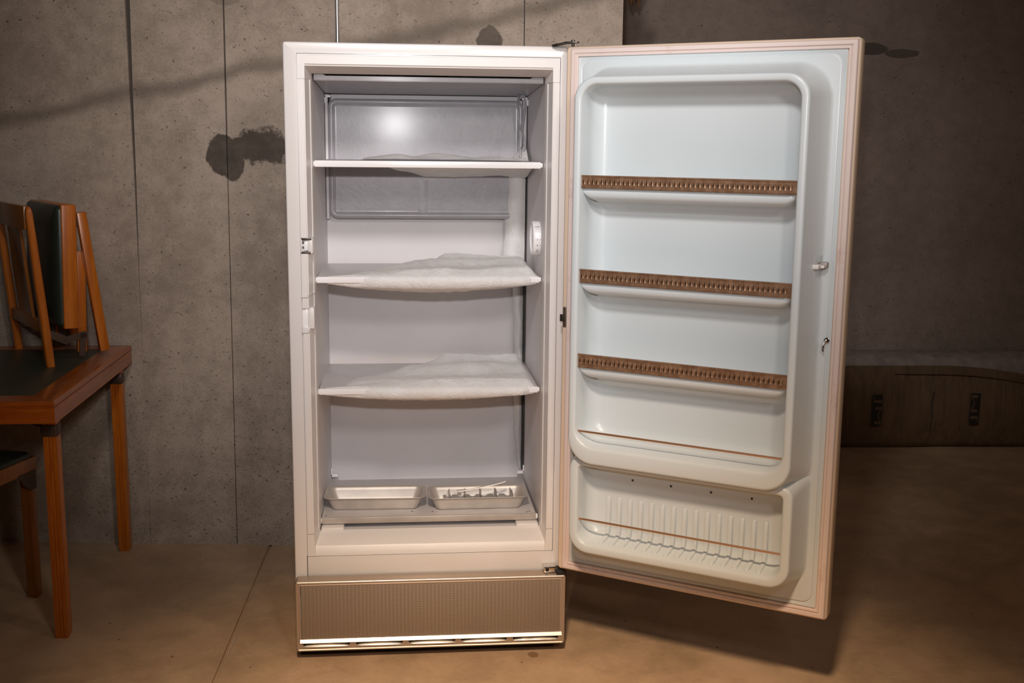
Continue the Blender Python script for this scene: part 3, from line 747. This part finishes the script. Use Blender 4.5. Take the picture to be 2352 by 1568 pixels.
# --- door -----------------------------------------------------------
DANG = math.radians(33.0884)
DW, DZ0, DZ1 = .7609, .2636, 1.7138
def door():
    # local x runs along the door from the hinge, -y points towards the viewer (inner face)
    bm = new()
    def L(i, y): return [(x, y, z) for x, z in rr(i, DW-i, DZ0+i, DZ1-i, max(.010-i, .001), 4)]
    loft(bm, [L(.006, .048), L(.0015, .046), L(0, .042), L(0, .006), L(.0012, .0022), L(.0038, 0), L(.040, 0)], True, True, True)
    D = finish('door', bm, M['door_edge'], FZ, loc=(.7476, -.0544, 0), rot=(0, 0, -DANG))
    D['label'] = 'open freezer door with pale blue moulded inner face'
    def Q(name, bm, m, **k): return finish(name, bm, m, D, **k)
    # mitred gasket
    bm = new()
    tl, tr, tb, tt = .016, .0045, .006, .005
    def G(t, e):
        x0, x1, z0, z1 = tl+t, DW-tr-t, DZ0+tb+t, DZ1-tt-t
        return [(x0, -e, z0), (x1, -e, z0), (x1, -e, z1), (x0, -e, z1)]
    loft(bm, [G(0, 0), G(.0008, .007), G(.003, .0098), G(.0105, .0108), G(.0125, .0098), G(.0132, .0062), G(.0150, .0058), G(.0162, .0088), G(.019, .0092), G(.0215, .0078), G(.0225, .0)], True)
    Q('gasket', bm, M['gasket'])
    # flat liner with a pressed rounded line near its edge
    x0, x1, z0, z1 = .0385, .7315, .2945, 1.6870
    bm = new()
    def F(i, e, r): return [(x, -e, z) for x, z in rr(x0+i, x1-i, z0+i, z1-i, max(r-i, .002), 6)]
    loft(bm, [F(0, .0, .004), F(.0, .003, .004), F(.007, .003, .03), F(.0085, .0015, .035), F(.0105, .0015, .036), F(.0125, .0045, .037), F(.016, .0052, .038)], True, False, True)
    Q('inner_panel', bm, M['blue'])
    # moulded shelf bins: dike with recess
    def dike(b, rim, e, rad, brad, lip_b, lip_t, eb, wid, bfil, mt, name):
        bm = new()
        bx0, bx1, bz0, bz1 = b; ux0, ux1, uz0, uz1 = rim
        def O(t, ee):   # between base (t=0) and rim (t=1)
            q = lambda a, c: a+(c-a)*t
            r = tuple(q(a, c) for a, c in zip(brad, rad))
            return [(x, -ee, z) for x, z in rr(q(bx0, ux0), q(bx1, ux1), q(bz0, uz0), q(bz1, uz1), r, 8)]
        def I(i, ib, it, ee, extra=0.):
            r = tuple(max(.004, a-i*.75+extra) for a in rad)
            return [(x, -ee, z) for x, z in rr(ux0+i, ux1-i, uz0+ib, uz1-it, r, 8)]
        lo = [O(-.42, .0045), O(-.25, .0055), O(-.10, .009), O(.0, .016), O(.55, e*.55), O(.93, e-.010), O(.985, e-.004),
              I(.002, .002, .002, e-.0012), I(.005, .006, .005, e), I(wid-.006, lip_b-.010, lip_t-.006, e), I(wid-.002, lip_b-.004, lip_t-.002, e-.0015), I(wid, lip_b, lip_t, e-.006),
              I(wid+.001, lip_b+.002, lip_t+.001, e*.6)]
        d0 = e*.6
        for a in range(1, 7):
            s = a/6*PI/2
            k = bfil*(1-math.cos(s)); ee = eb+bfil*1.05*(1-math.sin(s)) if eb+bfil*1.05 < d0 else eb+(d0-eb)*(1-math.sin(s))
            lo.append(I(wid+.001+k, lip_b+.004+k*.9, lip_t+.001+k, ee))
        loft(bm, lo, True, False, True)
        return Q(name, bm, mt, angle=50)
    E1, E2 = .130, .105
    up = dike((.0615, .6990, .598, 1.6540), (.0840, .6765, .6235, 1.6265), E1, (.068, .068, .056, .056), (.075, .075, .08, .08), .047, .0185, .030, .0195, .040, M['blue'], 'upper_door_bin')
    lo = dike((.0615, .6990, .3420, .6500), (.0795, .6815, .3655, .6300), E2, (.055, .055, .03, .03), (.07, .07, .03, .03), .026, .022, .026, .0245, .030, M['blue_dirty'], 'lower_door_bin')
    # ledges of the upper bin
    for zt in (1.3515, 1.1085, .8860):
        bm = new(); loops = []
        for u, k, f in ((.1010, .10, .93), (.1030, .28, .95), (.1065, .47, .97), (.1120, .66, .985), (.1200, .84, 1), (.1300, .96, 1), (.142, 1, 1), (.38, 1, 1), (.612, 1, 1), (.626, .96, 1), (.636, .82, 1), (.6435, .62, .985), (.6490, .42, .97), (.6535, .15, .94)):
            em = .029+(.083)*f
            pr = [(.028, -.010), (em-.028, -.010), (em-.020, -.004), (em-.013, .0005), (em-.006, -.001), (em-.001, -.005), (em, -.006-.013*k), (em-.004, -.008-.019*k), (em-.014, -.010-.023*k), (em-.035, -.011-.026*k), (.052, -.012-.030*k), (.036, -.014-.038*k), (.028, -.018-.050*k)]
            loops.append([(u, -ee, zt+z) for ee, z in pr])
        loft(bm, loops, True, True, True)
        finish('ledge', bm, M['blue'], D, angle=60)
    # stamped copper retainers
    for z0, z1, dl in ((1.3480, 1.3812, .0025), (1.1042, 1.1395, .0032), (.8808, .9165, .0022)):
        bm = new(); ya, yb = -.1195, -.1160
        u0, u1 = .1045, .6560
        prof = [(yb, 0), (ya-.0012, 0), (ya-.0016, .0028), (ya, .0042), (ya, (z1-z0)-.0052), (ya-.0018, (z1-z0)-.0036), (ya-.0018, (z1-z0)-.0008), (ya, (z1-z0)), (yb, (z1-z0))]
        loft(bm, [[(u, y, z0+dl*(1-2*t)*.5+z) for y, z in prof] for u, t in ((u0, 0), (u1, 1))], True, True, True)
        nO = 45; pitch = .01225; hz = (z1-z0)
        for k in range(nO):
            c = pitch*(k+9); 
            if c < u0+.004 or c > u1-.004: continue
            c0 = c+pitch/2
            if c0 > u1-.004: continue
            t = (c0-u0)/(u1-u0); zc = z0+dl*(1-2*t)*.5+hz*.47
            for ring in (0,):
                R1 = [bm.verts.new((c0+.0042*math.cos(2*PI*q/12), ya-.0002, zc+.0088*math.sin(2*PI*q/12))) for q in range(12)]
                R2 = [bm.verts.new((c0+.0034*math.cos(2*PI*q/12), ya-.0015, zc+.0072*math.sin(2*PI*q/12))) for q in range(12)]
                R3 = [bm.verts.new((c0+.0024*math.cos(2*PI*q/12), ya-.0009, zc+.0054*math.sin(2*PI*q/12))) for q in range(12)]
                for A, B in ((R1, R2), (R2, R3)):
                    for q in range(12): bm.faces.new((A[q], A[(q+1) % 12], B[(q+1) % 12], B[q]))
                bm.faces.new(R3)
                for dx_ in (-pitch/2,):
                    q = bm.faces.new([bm.verts.new((c0+dx_+a_, ya-.00035, zc+b_)) for a_, b_ in ((-.0021, 0), (0, -.0082), (.0021, 0), (0, .0082))]); q.material_index = 1
        o = finish('copper_retainer', bm, [M['copper'], M['copper_dark']], D, angle=30)
    # plain copper rods
    for z, e, a, b in ((.7068, .115, .099, .655), (.4555, .092, .1005, .6545)):
        bm = new(); tube(bm, [(a, -e, z+.0012), (b, -e, z-.0012)], .0030, 10); Q('copper_rod', bm, M['rod'])
    # ribs in the lower bin
    for k in range(15):
        u = .1670+k*(.6020-.1670)/14
        bm = new()
        path = [(.0285, .5115), (.0300, .5080), (.0315, .46), (.0320, .425), (.036, .408), (.046, .3995), (.062, .3962), (.085, .3935), (.089, .3905)]
        cs = [(-.0062, -.0025), (-.0044, .0042), (.0044, .0042), (.0062, -.0025)]
        loops = []
        for i, (e, z) in enumerate(path):
            a = path[max(i-1, 0)]; b2 = path[min(i+1, len(path)-1)]
            te, tz = b2[0]-a[0], b2[1]-a[1]; l = math.hypot(te, tz); ne, nz = -tz/l, te/l
            s = .35 if i in (0, len(path)-1) else 1
            loops.append([(u+x*(s*.5+.5), -(e+ne*h*s), z+nz*h*s) for x, h in cs])
        loft(bm, loops, True, True, True); Q('rib', bm, M['blue'], angle=50)
    for u in (.232, .341, .4513, .5601):
        bm = new(); disc(bm, (u, -.0255, .5655), (0, -1, 0), .0033, .001, 14); Q('screw_hole', bm, M['hole'])
    # latch on the flank, its moulded pocket, and the lock hook
    bm = new()
    loft(bm, [[(.7000, -.006, z), (.7010, -.010, z), (.6915, -.052, z), (.6885, -.050, z)] for z in (1.149, 1.199)], True, True, True)
    Q('latch_pocket', bm, M['blue'])
    bm = new(); box(bm, .684, .7035, -.060, -.010, 1.1685, 1.1800, .002)
    o = Q('latch', bm, M['plastic'])
    bm = new(); box(bm, .6825, .7000, -.058, -.020, 1.1795, 1.1835, .0015); box(bm, .7000, .7170, -.030, -.006, 1.1700, 1.1835, .003); finish('latch_blade', bm, M['alu_dark'], D)
    bm = new(); box(bm, .6965, .7120, -.036, -.026, 1.1690, 1.1765, .002); finish('latch_roller', bm, M['plastic'], D)
    bm = new()
    tube(bm, smooth_path([(.7205, -.008, .9905), (.7195, -.017, .9885), (.7175, -.021, .9815), (.7165, -.022, .9725), (.7165, -.0215, .9650)]), .0028, 10)
    o = Q('lock_hook', bm, M['chrome'])
    bm = new(); disc(bm, (.7215, -.005, .9905), (0, -1, 0), .0072, .0055, 20, .0015); Q('hook_rosette', bm, M['chrome'])
    # catch clip on the hinge edge
    bm = new(); box(bm, .0045, .0135, -.003, .0, .9640, 1.0195, .0008); o = Q('catch_clip', bm, M['bronze'])
    bm = new(); box(bm, -.003, .0090, -.008, -.002, .9800, .9995, .0015); Q('catch_tongue', bm, M['dark_steel'])
    for z in (.9705, 1.0135):
        bm = new(); disc(bm, (.0090, -.003, z), (0, -1, 0), .0026, .0016, 10, .0005); Q('catch_screw', bm, M['chrome'])
door()

# ================================================================== ICE TRAYS
def tray_mesh(L_, D_, h, th=.0012):
    """rim loop centre at origin, base at z=0"""
    bm = new()
    def R_(i, z, r): return [(x, y, z) for x, y in rr(-L_/2+i, L_/2-i, -D_/2+i*.62, D_/2-i*.62, r, 5)]
    lo = [R_(.036, 0, .010), R_(.030, .0004, .014), R_(.0255, .003, .016), R_(.0225, .009, .018), R_(.013, h-.009, .021), R_(.0105, h-.0025, .022),
          R_(.006, h-.0012, .0235), R_(.001, h, .0245), R_(0, h+.0010, .025), R_(.0008, h+.0022, .0245), R_(.006, h+.0012, .023), R_(.0115, h-.001, .0215),
          R_(.0143, h-.009, .020), R_(.0240, .0095, .017), R_(.0270, .004, .015), R_(.033, .0016, .012), R_(.045, .0014, .008)]
    loft(bm, lo, True, True, True); return bm
zs = SH[4][1]
t1 = finish('ice_tray', tray_mesh(.304, .128, .0385), M['alu'], None, loc=(.2250, .198, zs+.0002), rot=(0, 0, math.radians(-1.2)), angle=55)
tag(t1, 'empty dull aluminium ice tray on the bottom shelf, left of the divided one', 'ice tray', 'ice trays on the bottom freezer shelf')
t2 = t1.copy(); COL.objects.link(t2); t2.location = (.5325, .184, zs+.0002); t2.rotation_euler = (0, 0, math.radians(.5))
tag(t2, 'aluminium ice tray holding a lever divider grid, right side of bottom shelf', 'ice tray', 'ice trays on the bottom freezer shelf')
def divider():
    D = empty('ice_divider', (.5325, .184, zs+.002), math.radians(.5))
    tag(D, 'aluminium ice cube divider grid with raised lever lying in the right tray', 'ice divider')
    bm = new()
    # long centre web, scalloped along its top
    top = []; n = 60
    for i in range(n+1):
        x = -.104+.214*i/n; q = ((x+.104)/.214*6) % 1
        top.append((x, .030-(.007*math.sin(PI*min(1, max(0, (q-.2)/.6)))**.8 if .2 < q < .8 else 0)))
    loft(bm, [[(x, -.0006, .001), (x, .0006, .001), (x, .0006, z), (x, -.0006, z)] for x, z in top], True, True, True)
    finish('centre_web', bm, M['alu_dark'], D, smooth=False)
    for k in range(5):
        x = -.085+k*.0475+ (0 if k else .0)
        bm = new(); loops = []
        for i in range(9):
            t = i/8; y = -.043+.086*t; lim = .006+.028*min(1, 1.0)
            zlo = .001+ max(0, abs(y)-.034)*1.9
            bow = .0022*math.sin(t*2*PI*1.2+k)
            loops.append([(x-.0008+bow, y, zlo), (x+.0008+bow, y, zlo), (x+.0008+bow, y, .0362), (x-.0008+bow, y, .0362)])
        loft(bm, loops, True, True, True); finish('cross_web', bm, M['alu'], D, smooth=False)
    # lever with its folded tongue
    bm = new()
    pts = [(-.062, .002, .0385), (-.045, .001, .040), (-.03, 0, .041), (.0, -.001, .0465), (.045, -.001, .0555), (.072, .002, .0615), (.086, .004, .0660)]
    wd = [.010, .012, .006, .0065, .008, .008, .009]
    loft(bm, [[(x, y-w_/2, z+.001), (x, y+w_/2, z+.001), (x, y+w_/2-.001, z+.004), (x, y-w_/2+.001, z+.004)] for (x, y, z), w_ in zip(pts, wd)], True, True, True)
    finish('lever', bm, M['alu'], D, angle=30)
    bm = new(); box(bm, -.060, -.050, -.006, .006, .030, .0400, .001); finish('lever_pivot', bm, M['alu'], D)
divider()

# ================================================================== CARD TABLE
def card_table():
    x1, x0, y0, y1, zt = -.652, -1.55, .056, .960, .745
    T = empty('card_table', ((x0+x1)/2, (y0+y1)/2, 0))
    tag(T, 'orange varnished card table with dark green top at left against the concrete wall', 'table')
    off = Vector((-(x0+x1)/2, -(y0+y1)/2, 0))
    def Q(name, bm, m, parent=T, **k):
        bmesh.ops.translate(bm, vec=off, verts=bm.verts[:]); return finish(name, bm, m, parent, **k)
    # four mitred frame rails
    prof = [(.078, zt-.020), (.078, zt), (.012, zt), (.005, zt-.0015), (.001, zt-.006), (0, zt-.010), (.0015, zt-.0145), (.0055, zt-.0165), (.0055, zt-.0195),
            (.0025, zt-.021), (.0018, zt-.025), (.0018, zt-.054), (.0030, zt-.058), (.001, zt-.0600), (.001, zt-.0640), (.008, zt-.066), (.024, zt-.066), (.024, zt-.02)]
    C = [(x0, y0), (x1, y0), (x1, y1), (x0, y1)]; In = [(1, 1), (-1, 1), (-1, -1), (1, -1)]
    for k in range(4):
        bm = new(); loops = []
        for q in (k, (k+1) % 4):
            loops.append([(C[q][0]+In[q][0]*i, C[q][1]+In[q][1]*i, z) for i, z in prof])
        loft(bm, loops, True, True, True)
        Q('frame_rail', bm, M['wood_x'] if k % 2 == 0 else M['wood_y'], angle=30)
    bm = new(); box(bm, x0+.074, x1-.074, y0+.074, y1-.074, zt-.02, zt-.0012, .001); Q('leatherette_top', bm, M['vinyl_top'])
    def leg(cx, cy, sx, sy):
        bm = new(); w2 = .019
        def sec(z, s=1.):
            g, d = .004, .0025
            pts = []
            # square with a shallow double groove on each face
            base = [(-w2, -w2), (-.0065, -w2), (-.0045, -w2+d), (-.0025, -w2), (.0025, -w2), (.0045, -w2+d), (.0065, -w2)]
            for r_ in range(4):
                c, sn = math.cos(r_*PI/2), math.sin(r_*PI/2)
                pts += [((x*c-y*sn)*s, (x*sn+y*c)*s) for x, y in base]
            return [(cx+px, cy+py, z) for px, py in pts]
        loft(bm, [sec(0, .80), sec(.010, 1), sec(.45, 1), sec(zt-.066, 1)], True, True, True)
        lg = Q('leg', bm, M['wood'], angle=30)
        # folding brace plate
        bm = new()
        box(bm, cx-.021, cx+.021, cy-.021, cy+.021, zt-.128, zt-.092, .003)
        bar(bm, (cx-.004*sx, cy-.022*sy, zt-.110), (cx-.12*sx, cy-.022*sy, zt-.070), .018, .003, 0, (0, 0, 1))
        bar(bm, (cx-.02*sx, cy+.0*sy, zt-.12), (cx-.02*sx, cy+.0*sy, zt-.062), .02, .004)
        Q('leg_bracket', bm, M['bracket'], lg)
    leg(-.7020, .176, 1, -1); leg(-.6950, .905, 1, 1); leg(-1.50, .176, -1, -1); leg(-1.50, .905, -1, 1)
card_table()

# ================================================================== FOLDED CHAIR ON THE TABLE
def folded_chair():
    P1 = Vector((-.8160, .560, .745)); wv = Vector((-.51919, .85466, 0)); dv = Vector((.85466, .51919, 0))
    T = empty('folding_chair', P1, math.atan2(dv.y, dv.x))
    tag(T, 'folded orange wooden chair with dark padded seat standing on the card table', 'chair', 'folding wooden chairs')
    # local x = depth (away from the near frame), local y = along the width
    def Q(name, bm, m, parent=T, **k): return finish(name, bm, m, parent, **k)
    def post(y):
        bm = new()
        path = [(0.003, 0, .0245, .030), (-.006, .12, .0255, .031), (-.018, .27, .0245, .030), (-.029, .42, .022, .028), (-.034, .490, .020, .026), (-.0345, .505, .014, .021), (-.0345, .511, .006, .012)]
        loops = []
        for x, z, a, b in path:
            g = .004
            loops.append([(x-a/2, y-b/2+g, z), (x-a/2+g, y-b/2, z), (x+a/2-g, y-b/2, z), (x+a/2, y-b/2+g, z), (x+a/2, y+b/2-g, z), (x+a/2-g, y+b/2, z), (x-a/2+g, y+b/2, z), (x-a/2, y+b/2-g, z)])
        loft(bm, loops, True, True, True); return Q('post', bm, M['wood'], angle=30)
    post(0.0); post(.405)
    bm = new(); box(bm, -.046, -.026, .014, .392, .437, .511, .004); Q('top_rail', bm, M['wood_l'])
    bm = new(); box(bm, -.016, .004, .014, .392, .108, .147, .003); Q('lower_rail', bm, M['wood_l'])
    # curved, reeded back splat
    bm = new(); loops = []
    for i in range(15):
        t = i/14; y = .125+.165*t; bow = .014*math.sin(PI*t)+.002*math.cos(t*14*PI)
        loops.append([(-.034-bow*.3, y, .440), (-.028+bow, y, .30), (-.012, y, .145), (-.003, y, .145), (-.018+bow, y, .30), (-.026-bow*.3, y, .440)])
    loft(bm, loops, True, True, True); Q('back_splat', bm, M['wood_l'], angle=30)
    # seat turned up on edge: wooden frame with a padded vinyl face
    mt = Matrix.Translation((.056, 0, .114)) @ Matrix.Rotation(math.radians(1.6), 4, 'Y')
    bm = new(); box(bm, .0, .047, .012, .398, 0, .400, .005, 3, mt); s = Q('seat_frame', bm, M['wood'])
    bm = new()
    def pad(i, e, r): return [mt @ Vector((-e, y, z)) for y, z in rr(.016+i, .394-i, .004+i, .396-i, max(r-i, .003), 5)]
    loft(bm, [pad(0, -.002, .02), pad(0, .006, .02), pad(.005, .012, .02), pad(.02, .018, .02), pad(.06, .023, .02), pad(.12, .025, .02)], True, True, True)
    Q('seat_pad', bm, M['vinyl'], angle=60)
    for y in (.030, .372):
        bm = new(); bar(bm, (.184, y, .0315), (.131, y, .487), .030, .026, .003, (1, 0, 0)); Q('rear_leg', bm, M['wood'])
        bm = new(); bar(bm, (.118, y+.022, .030), (.128, y+.022, .36), .030, .016, .002, (1, 0, 0)); Q('link_leg', bm, M['wood'])
    bm = new(); bar(bm, (.126, .055, .30), (.126, .38, .30), .022, .012, .002, (0, 0, 1)); Q('rear_stretcher', bm, M['wood_l'])
    for y in (.024, .382):
        bm = new()
        bar(bm, (.004, y, .105), (.070, y, .072), .024, .003, 0, (0, 0, 1)); bar(bm, (.066, y, .078), (.128, y, .092), .022, .003, 0, (0, 0, 1)); bar(bm, (.118, y, .095), (.110, y, .020), .020, .003, 0, (1, 0, 0))
        Q('folding_bracket', bm, M['bracket'])
        bm = new(); bar(bm, (.105, y, .440), (.128, y, .478), .016, .003, 0, (1, 0, 0)); Q('seat_link', bm, M['bracket'])
        bm = new(); disc(bm, (.068, y-.0015, .078), (0, -1, 0), .009, .004, 12); Q('bracket_rivet', bm, M['bracket'])
folded_chair()

# ================================================================== CHAIR UNDER THE TABLE
def chair_under():
    cx, cy = -.858, .512
    e1 = Vector((-.30, -.954, 0)).normalized(); e2 = Vector((-.954, .30, 0)).normalized()
    T = empty('folding_chair', (cx, cy, 0))
    tag(T, 'light wooden chair with black padded seat tucked beneath the card table', 'chair', 'folding wooden chairs')
    O = Vector((0, 0, 0))
    def pt(a, b, z): return O + e1*a + e2*b + Vector((0, 0, z))
    def slab(bm, a0, a1, b0, b1, z0, z1, bev):
        m = Matrix(((e1.x, e2.x, 0, 0), (e1.y, e2.y, 0, 0), (0, 0, 1, 0), (0, 0, 0, 1)))
        return box(bm, a0, a1, b0, b1, z0, z1, bev, 2, m)
    S = .40
    for a0, a1, b0, b1 in ((0, S, 0, .022), (0, S, S-.022, S), (0, .022, .0225, S-.0225), (S-.022, S, .0225, S-.0225)):
        bm = new(); slab(bm, a0, a1, b0, b1, .418, .466, .004); finish('seat_rail', bm, M['wood_l'], T)
    bm = new()
    m = Matrix(((e1.x, e2.x, 0, 0), (e1.y, e2.y, 0, 0), (0, 0, 1, 0), (0, 0, 0, 1)))
    def pad(i, z, r): return [m @ Vector((a, b, z)) for a, b in rr(.006+i, S-.006-i, .006+i, S-.006-i, max(r-i, .003), 5)]
    loft(bm, [pad(.004, .455, .02), pad(0, .466, .02), pad(.003, .475, .02), pad(.015, .483, .02), pad(.06, .490, .02), pad(.13, .492, .02)], True, True, True)
    finish('seat_pad', bm, M['vinyl'], T, angle=60)
    for a in (.024, S-.024):
        for b in (.021, S-.021):
            bm = new(); p0 = pt(a, b, 0); p1 = pt(a, b, .425)
            bar(bm, p0, p1, .034, .034, .004, e1); lg = finish('leg', bm, M['wood_l'], T)
            bm = new(); da = .05 if a < .2 else -.05
            loft(bm, [[pt(a+da*s1, b+(.019 if b > .2 else -.0190)*k, z) for s1, z in ((-.30, .425), (1.5, .425), (.9, .385), (.32, .362), (-.30, .362))] for k in (1, 1.14)], True, True, True)
            finish('corner_bracket', bm, M['bracket'], lg)
    # low back posts, below the table rails
    for b in (.035, S-.035):
        bm = new(); bar(bm, pt(S-.02, b, .466), pt(S+.01, b, .655), .03, .024, .004, e1); finish('back_post', bm, M['wood_l'], T)
    bm = new(); bar(bm, pt(S+.005, .050, .625), pt(S+.005, S-.050, .625), .05, .018, .004, (0, 0, 1)); finish('back_rail', bm, M['wood_l'], T)
chair_under()

# ================================================================== INSULATION BATT IN THE ALCOVE
def batt():
    T = empty('insulation_batt', A2, ANG2)
    tag(T, 'long kraft paper faced insulation batt lying against the dark alcove wall', 'insulation')
    def topz(s):
        if s < .42: return .413
        q = min(1.4, (s-.42)/.50); return .413-.063*q**1.7
    n = 90
    bm = new(); loops = []
    for i in range(n+1):
        s = -1.35+2.75*i/n; zt_ = topz(s)
        loops.append([(s, -.20-.05*math.sin(PI*min(1, q/.96))**.8+.010*fnoise(s*3.2, q*2, 4)+.006*fnoise(s*11, q*1.5, 8), .004+(zt_-.004)*q) for q in [j/14 for j in range(15)]] + [(s, -.12, zt_-.012), (s, -.03, .02), (s, -.15, .004)])
    loft(bm, loops, True, True, True)
    finish('kraft_facing', bm, M['kraft'], T, angle=80)
    # stapling flange along the drooping end
    bm = new(); loops = []
    for i in range(40):
        s = .15+1.25*i/39; z = topz(s)-.034-.012*i/39
        loops.append([(s, -.226, z+.003), (s, -.229, z), (s, -.226, z-.003)])
    loft(bm, loops, True, True, True); finish('stapling_flange', bm, M['kraft'], T)
    bm = new(); loops = []
    for i in range(n+1):
        s = -1.35+2.75*i/n
        loops.append([(s, -.010, .02), (s, -.006, .458+.005*fnoise(s*5, 0, 2)), (s, -.05, .464+.006*fnoise(s*9, 1, 2)), (s, -.11, .455+.007*fnoise(s*8, 4, 2)), (s, -.16, min(.428, topz(s)+.02)+.005*fnoise(s*12, 3, 2)), (s, -.17, topz(s)-.03), (s, -.13, .02)])
    loft(bm, loops, True, True, True); finish('glass_wool', bm, M['fluff'], T, angle=80)
    # printed marks, one reading down and one reading up: dark block with the letters knocked out
    def mark(s, z, rot):
        bm = new(); box(bm, -.078, .078, -.024, .024, 0, .0006)
        b = finish('printed_block', bm, M['ink_dark'], T, smooth=False, loc=(s, -.2645, z), rot=(PI/2, rot, 0))
        me = text_mesh('JM', .078); me.materials.clear(); me.materials.append(M['kraft'])
        xs_ = [v.co.x for v in me.vertices]; ys_ = [v.co.y for v in me.vertices]
        kx, ky = .138/(max(xs_)-min(xs_)), .042/(max(ys_)-min(ys_)); mx, my = (max(xs_)+min(xs_))/2, (max(ys_)+min(ys_))/2
        for v in me.vertices: v.co = ((v.co.x-mx)*kx, (v.co.y-my)*ky, v.co.z)
        t = bpy.data.objects.new('printed_letters', me); COL.objects.link(t); t.parent = T
        t.location = (s, -.2655, z); t.rotation_euler = (PI/2, rot, 0)
    mark(.057, .205, PI/2); mark(.545, .212, -PI/2)
    bm = new()
    tube(bm, smooth_path([(.335, -.266, .30), (.328, -.268, .24), (.332, -.268, .17), (.325, -.264, .095)]), .0016, 6); finish('printed_line', bm, M['ink_dark'], T)
batt()

# ================================================================== SMALL THINGS
def smalls():
    bm = new(); R1 = Matrix.Rotation(ANG1, 3, 'Z')
    p = A1 + R1 @ Vector((.797, -.0125, 0))
    tube(bm, [(p.x, p.y, .02), (p.x, p.y, CEIL-.002)], .0068, 14)
    o = finish('conduit_pipe', bm, M['conduit'], None)
    tag(o, 'thin shiny galvanised conduit running up the concrete wall behind the freezer', 'pipe')
    # dried leaves hanging in the dark opening
    T = empty('dried_leaf_bunch', (1.245, 1.50, CEIL))
    tag(T, 'dried brown leaf bunch hanging in the dark gap beside the concrete wall', 'dried plant')
    bm = new(); tube(bm, smooth_path([(0, 0, 0), (.012, .004, -.5), (-.008, 0, -.95), (.0, 0, -1.24)]), .003, 6); finish('stem', bm, M['leaf'], T)
    for k in range(16):
        a = rnd.uniform(0, 2*PI); z = -1.10-.15*(k/15); L_ = rnd.uniform(.045, .075)*(1-.3*k/15)
        d = Vector((math.cos(a), math.sin(a), -.55)).normalized(); sd = d.cross(Vector((0, 0, 1))).normalized(); up = sd.cross(d)
        b = Vector((.002, 0, z)); bm = new(); loops = []
        for i in range(7):
            t = i/6; wd = .017*math.sin(PI*(.06+.9*t))**.8; c = b+d*L_*t+up*(.012*math.sin(PI*t))+Vector((0, 0, -.02*t*t))
            loops.append([c-sd*wd+up*.006, c-sd*wd*.5, c+up*.0012*0, c+sd*wd*.5, c+sd*wd+up*.006])
        loft(bm, loops, False)
        finish('leaf', bm, M['leaf'], T, angle=70)
    bm = new()
    tube(bm, [(-.1905, .135, .0032), (-.196, .060, .0036), (-.1990, -.012, .0030)], [.0016, .0020, .0015], 6)
    o = finish('white_stick', bm, M['stick'], None)
    tag(o, 'thin pale stick lying along the floor joint left of the freezer', 'stick')
smalls()
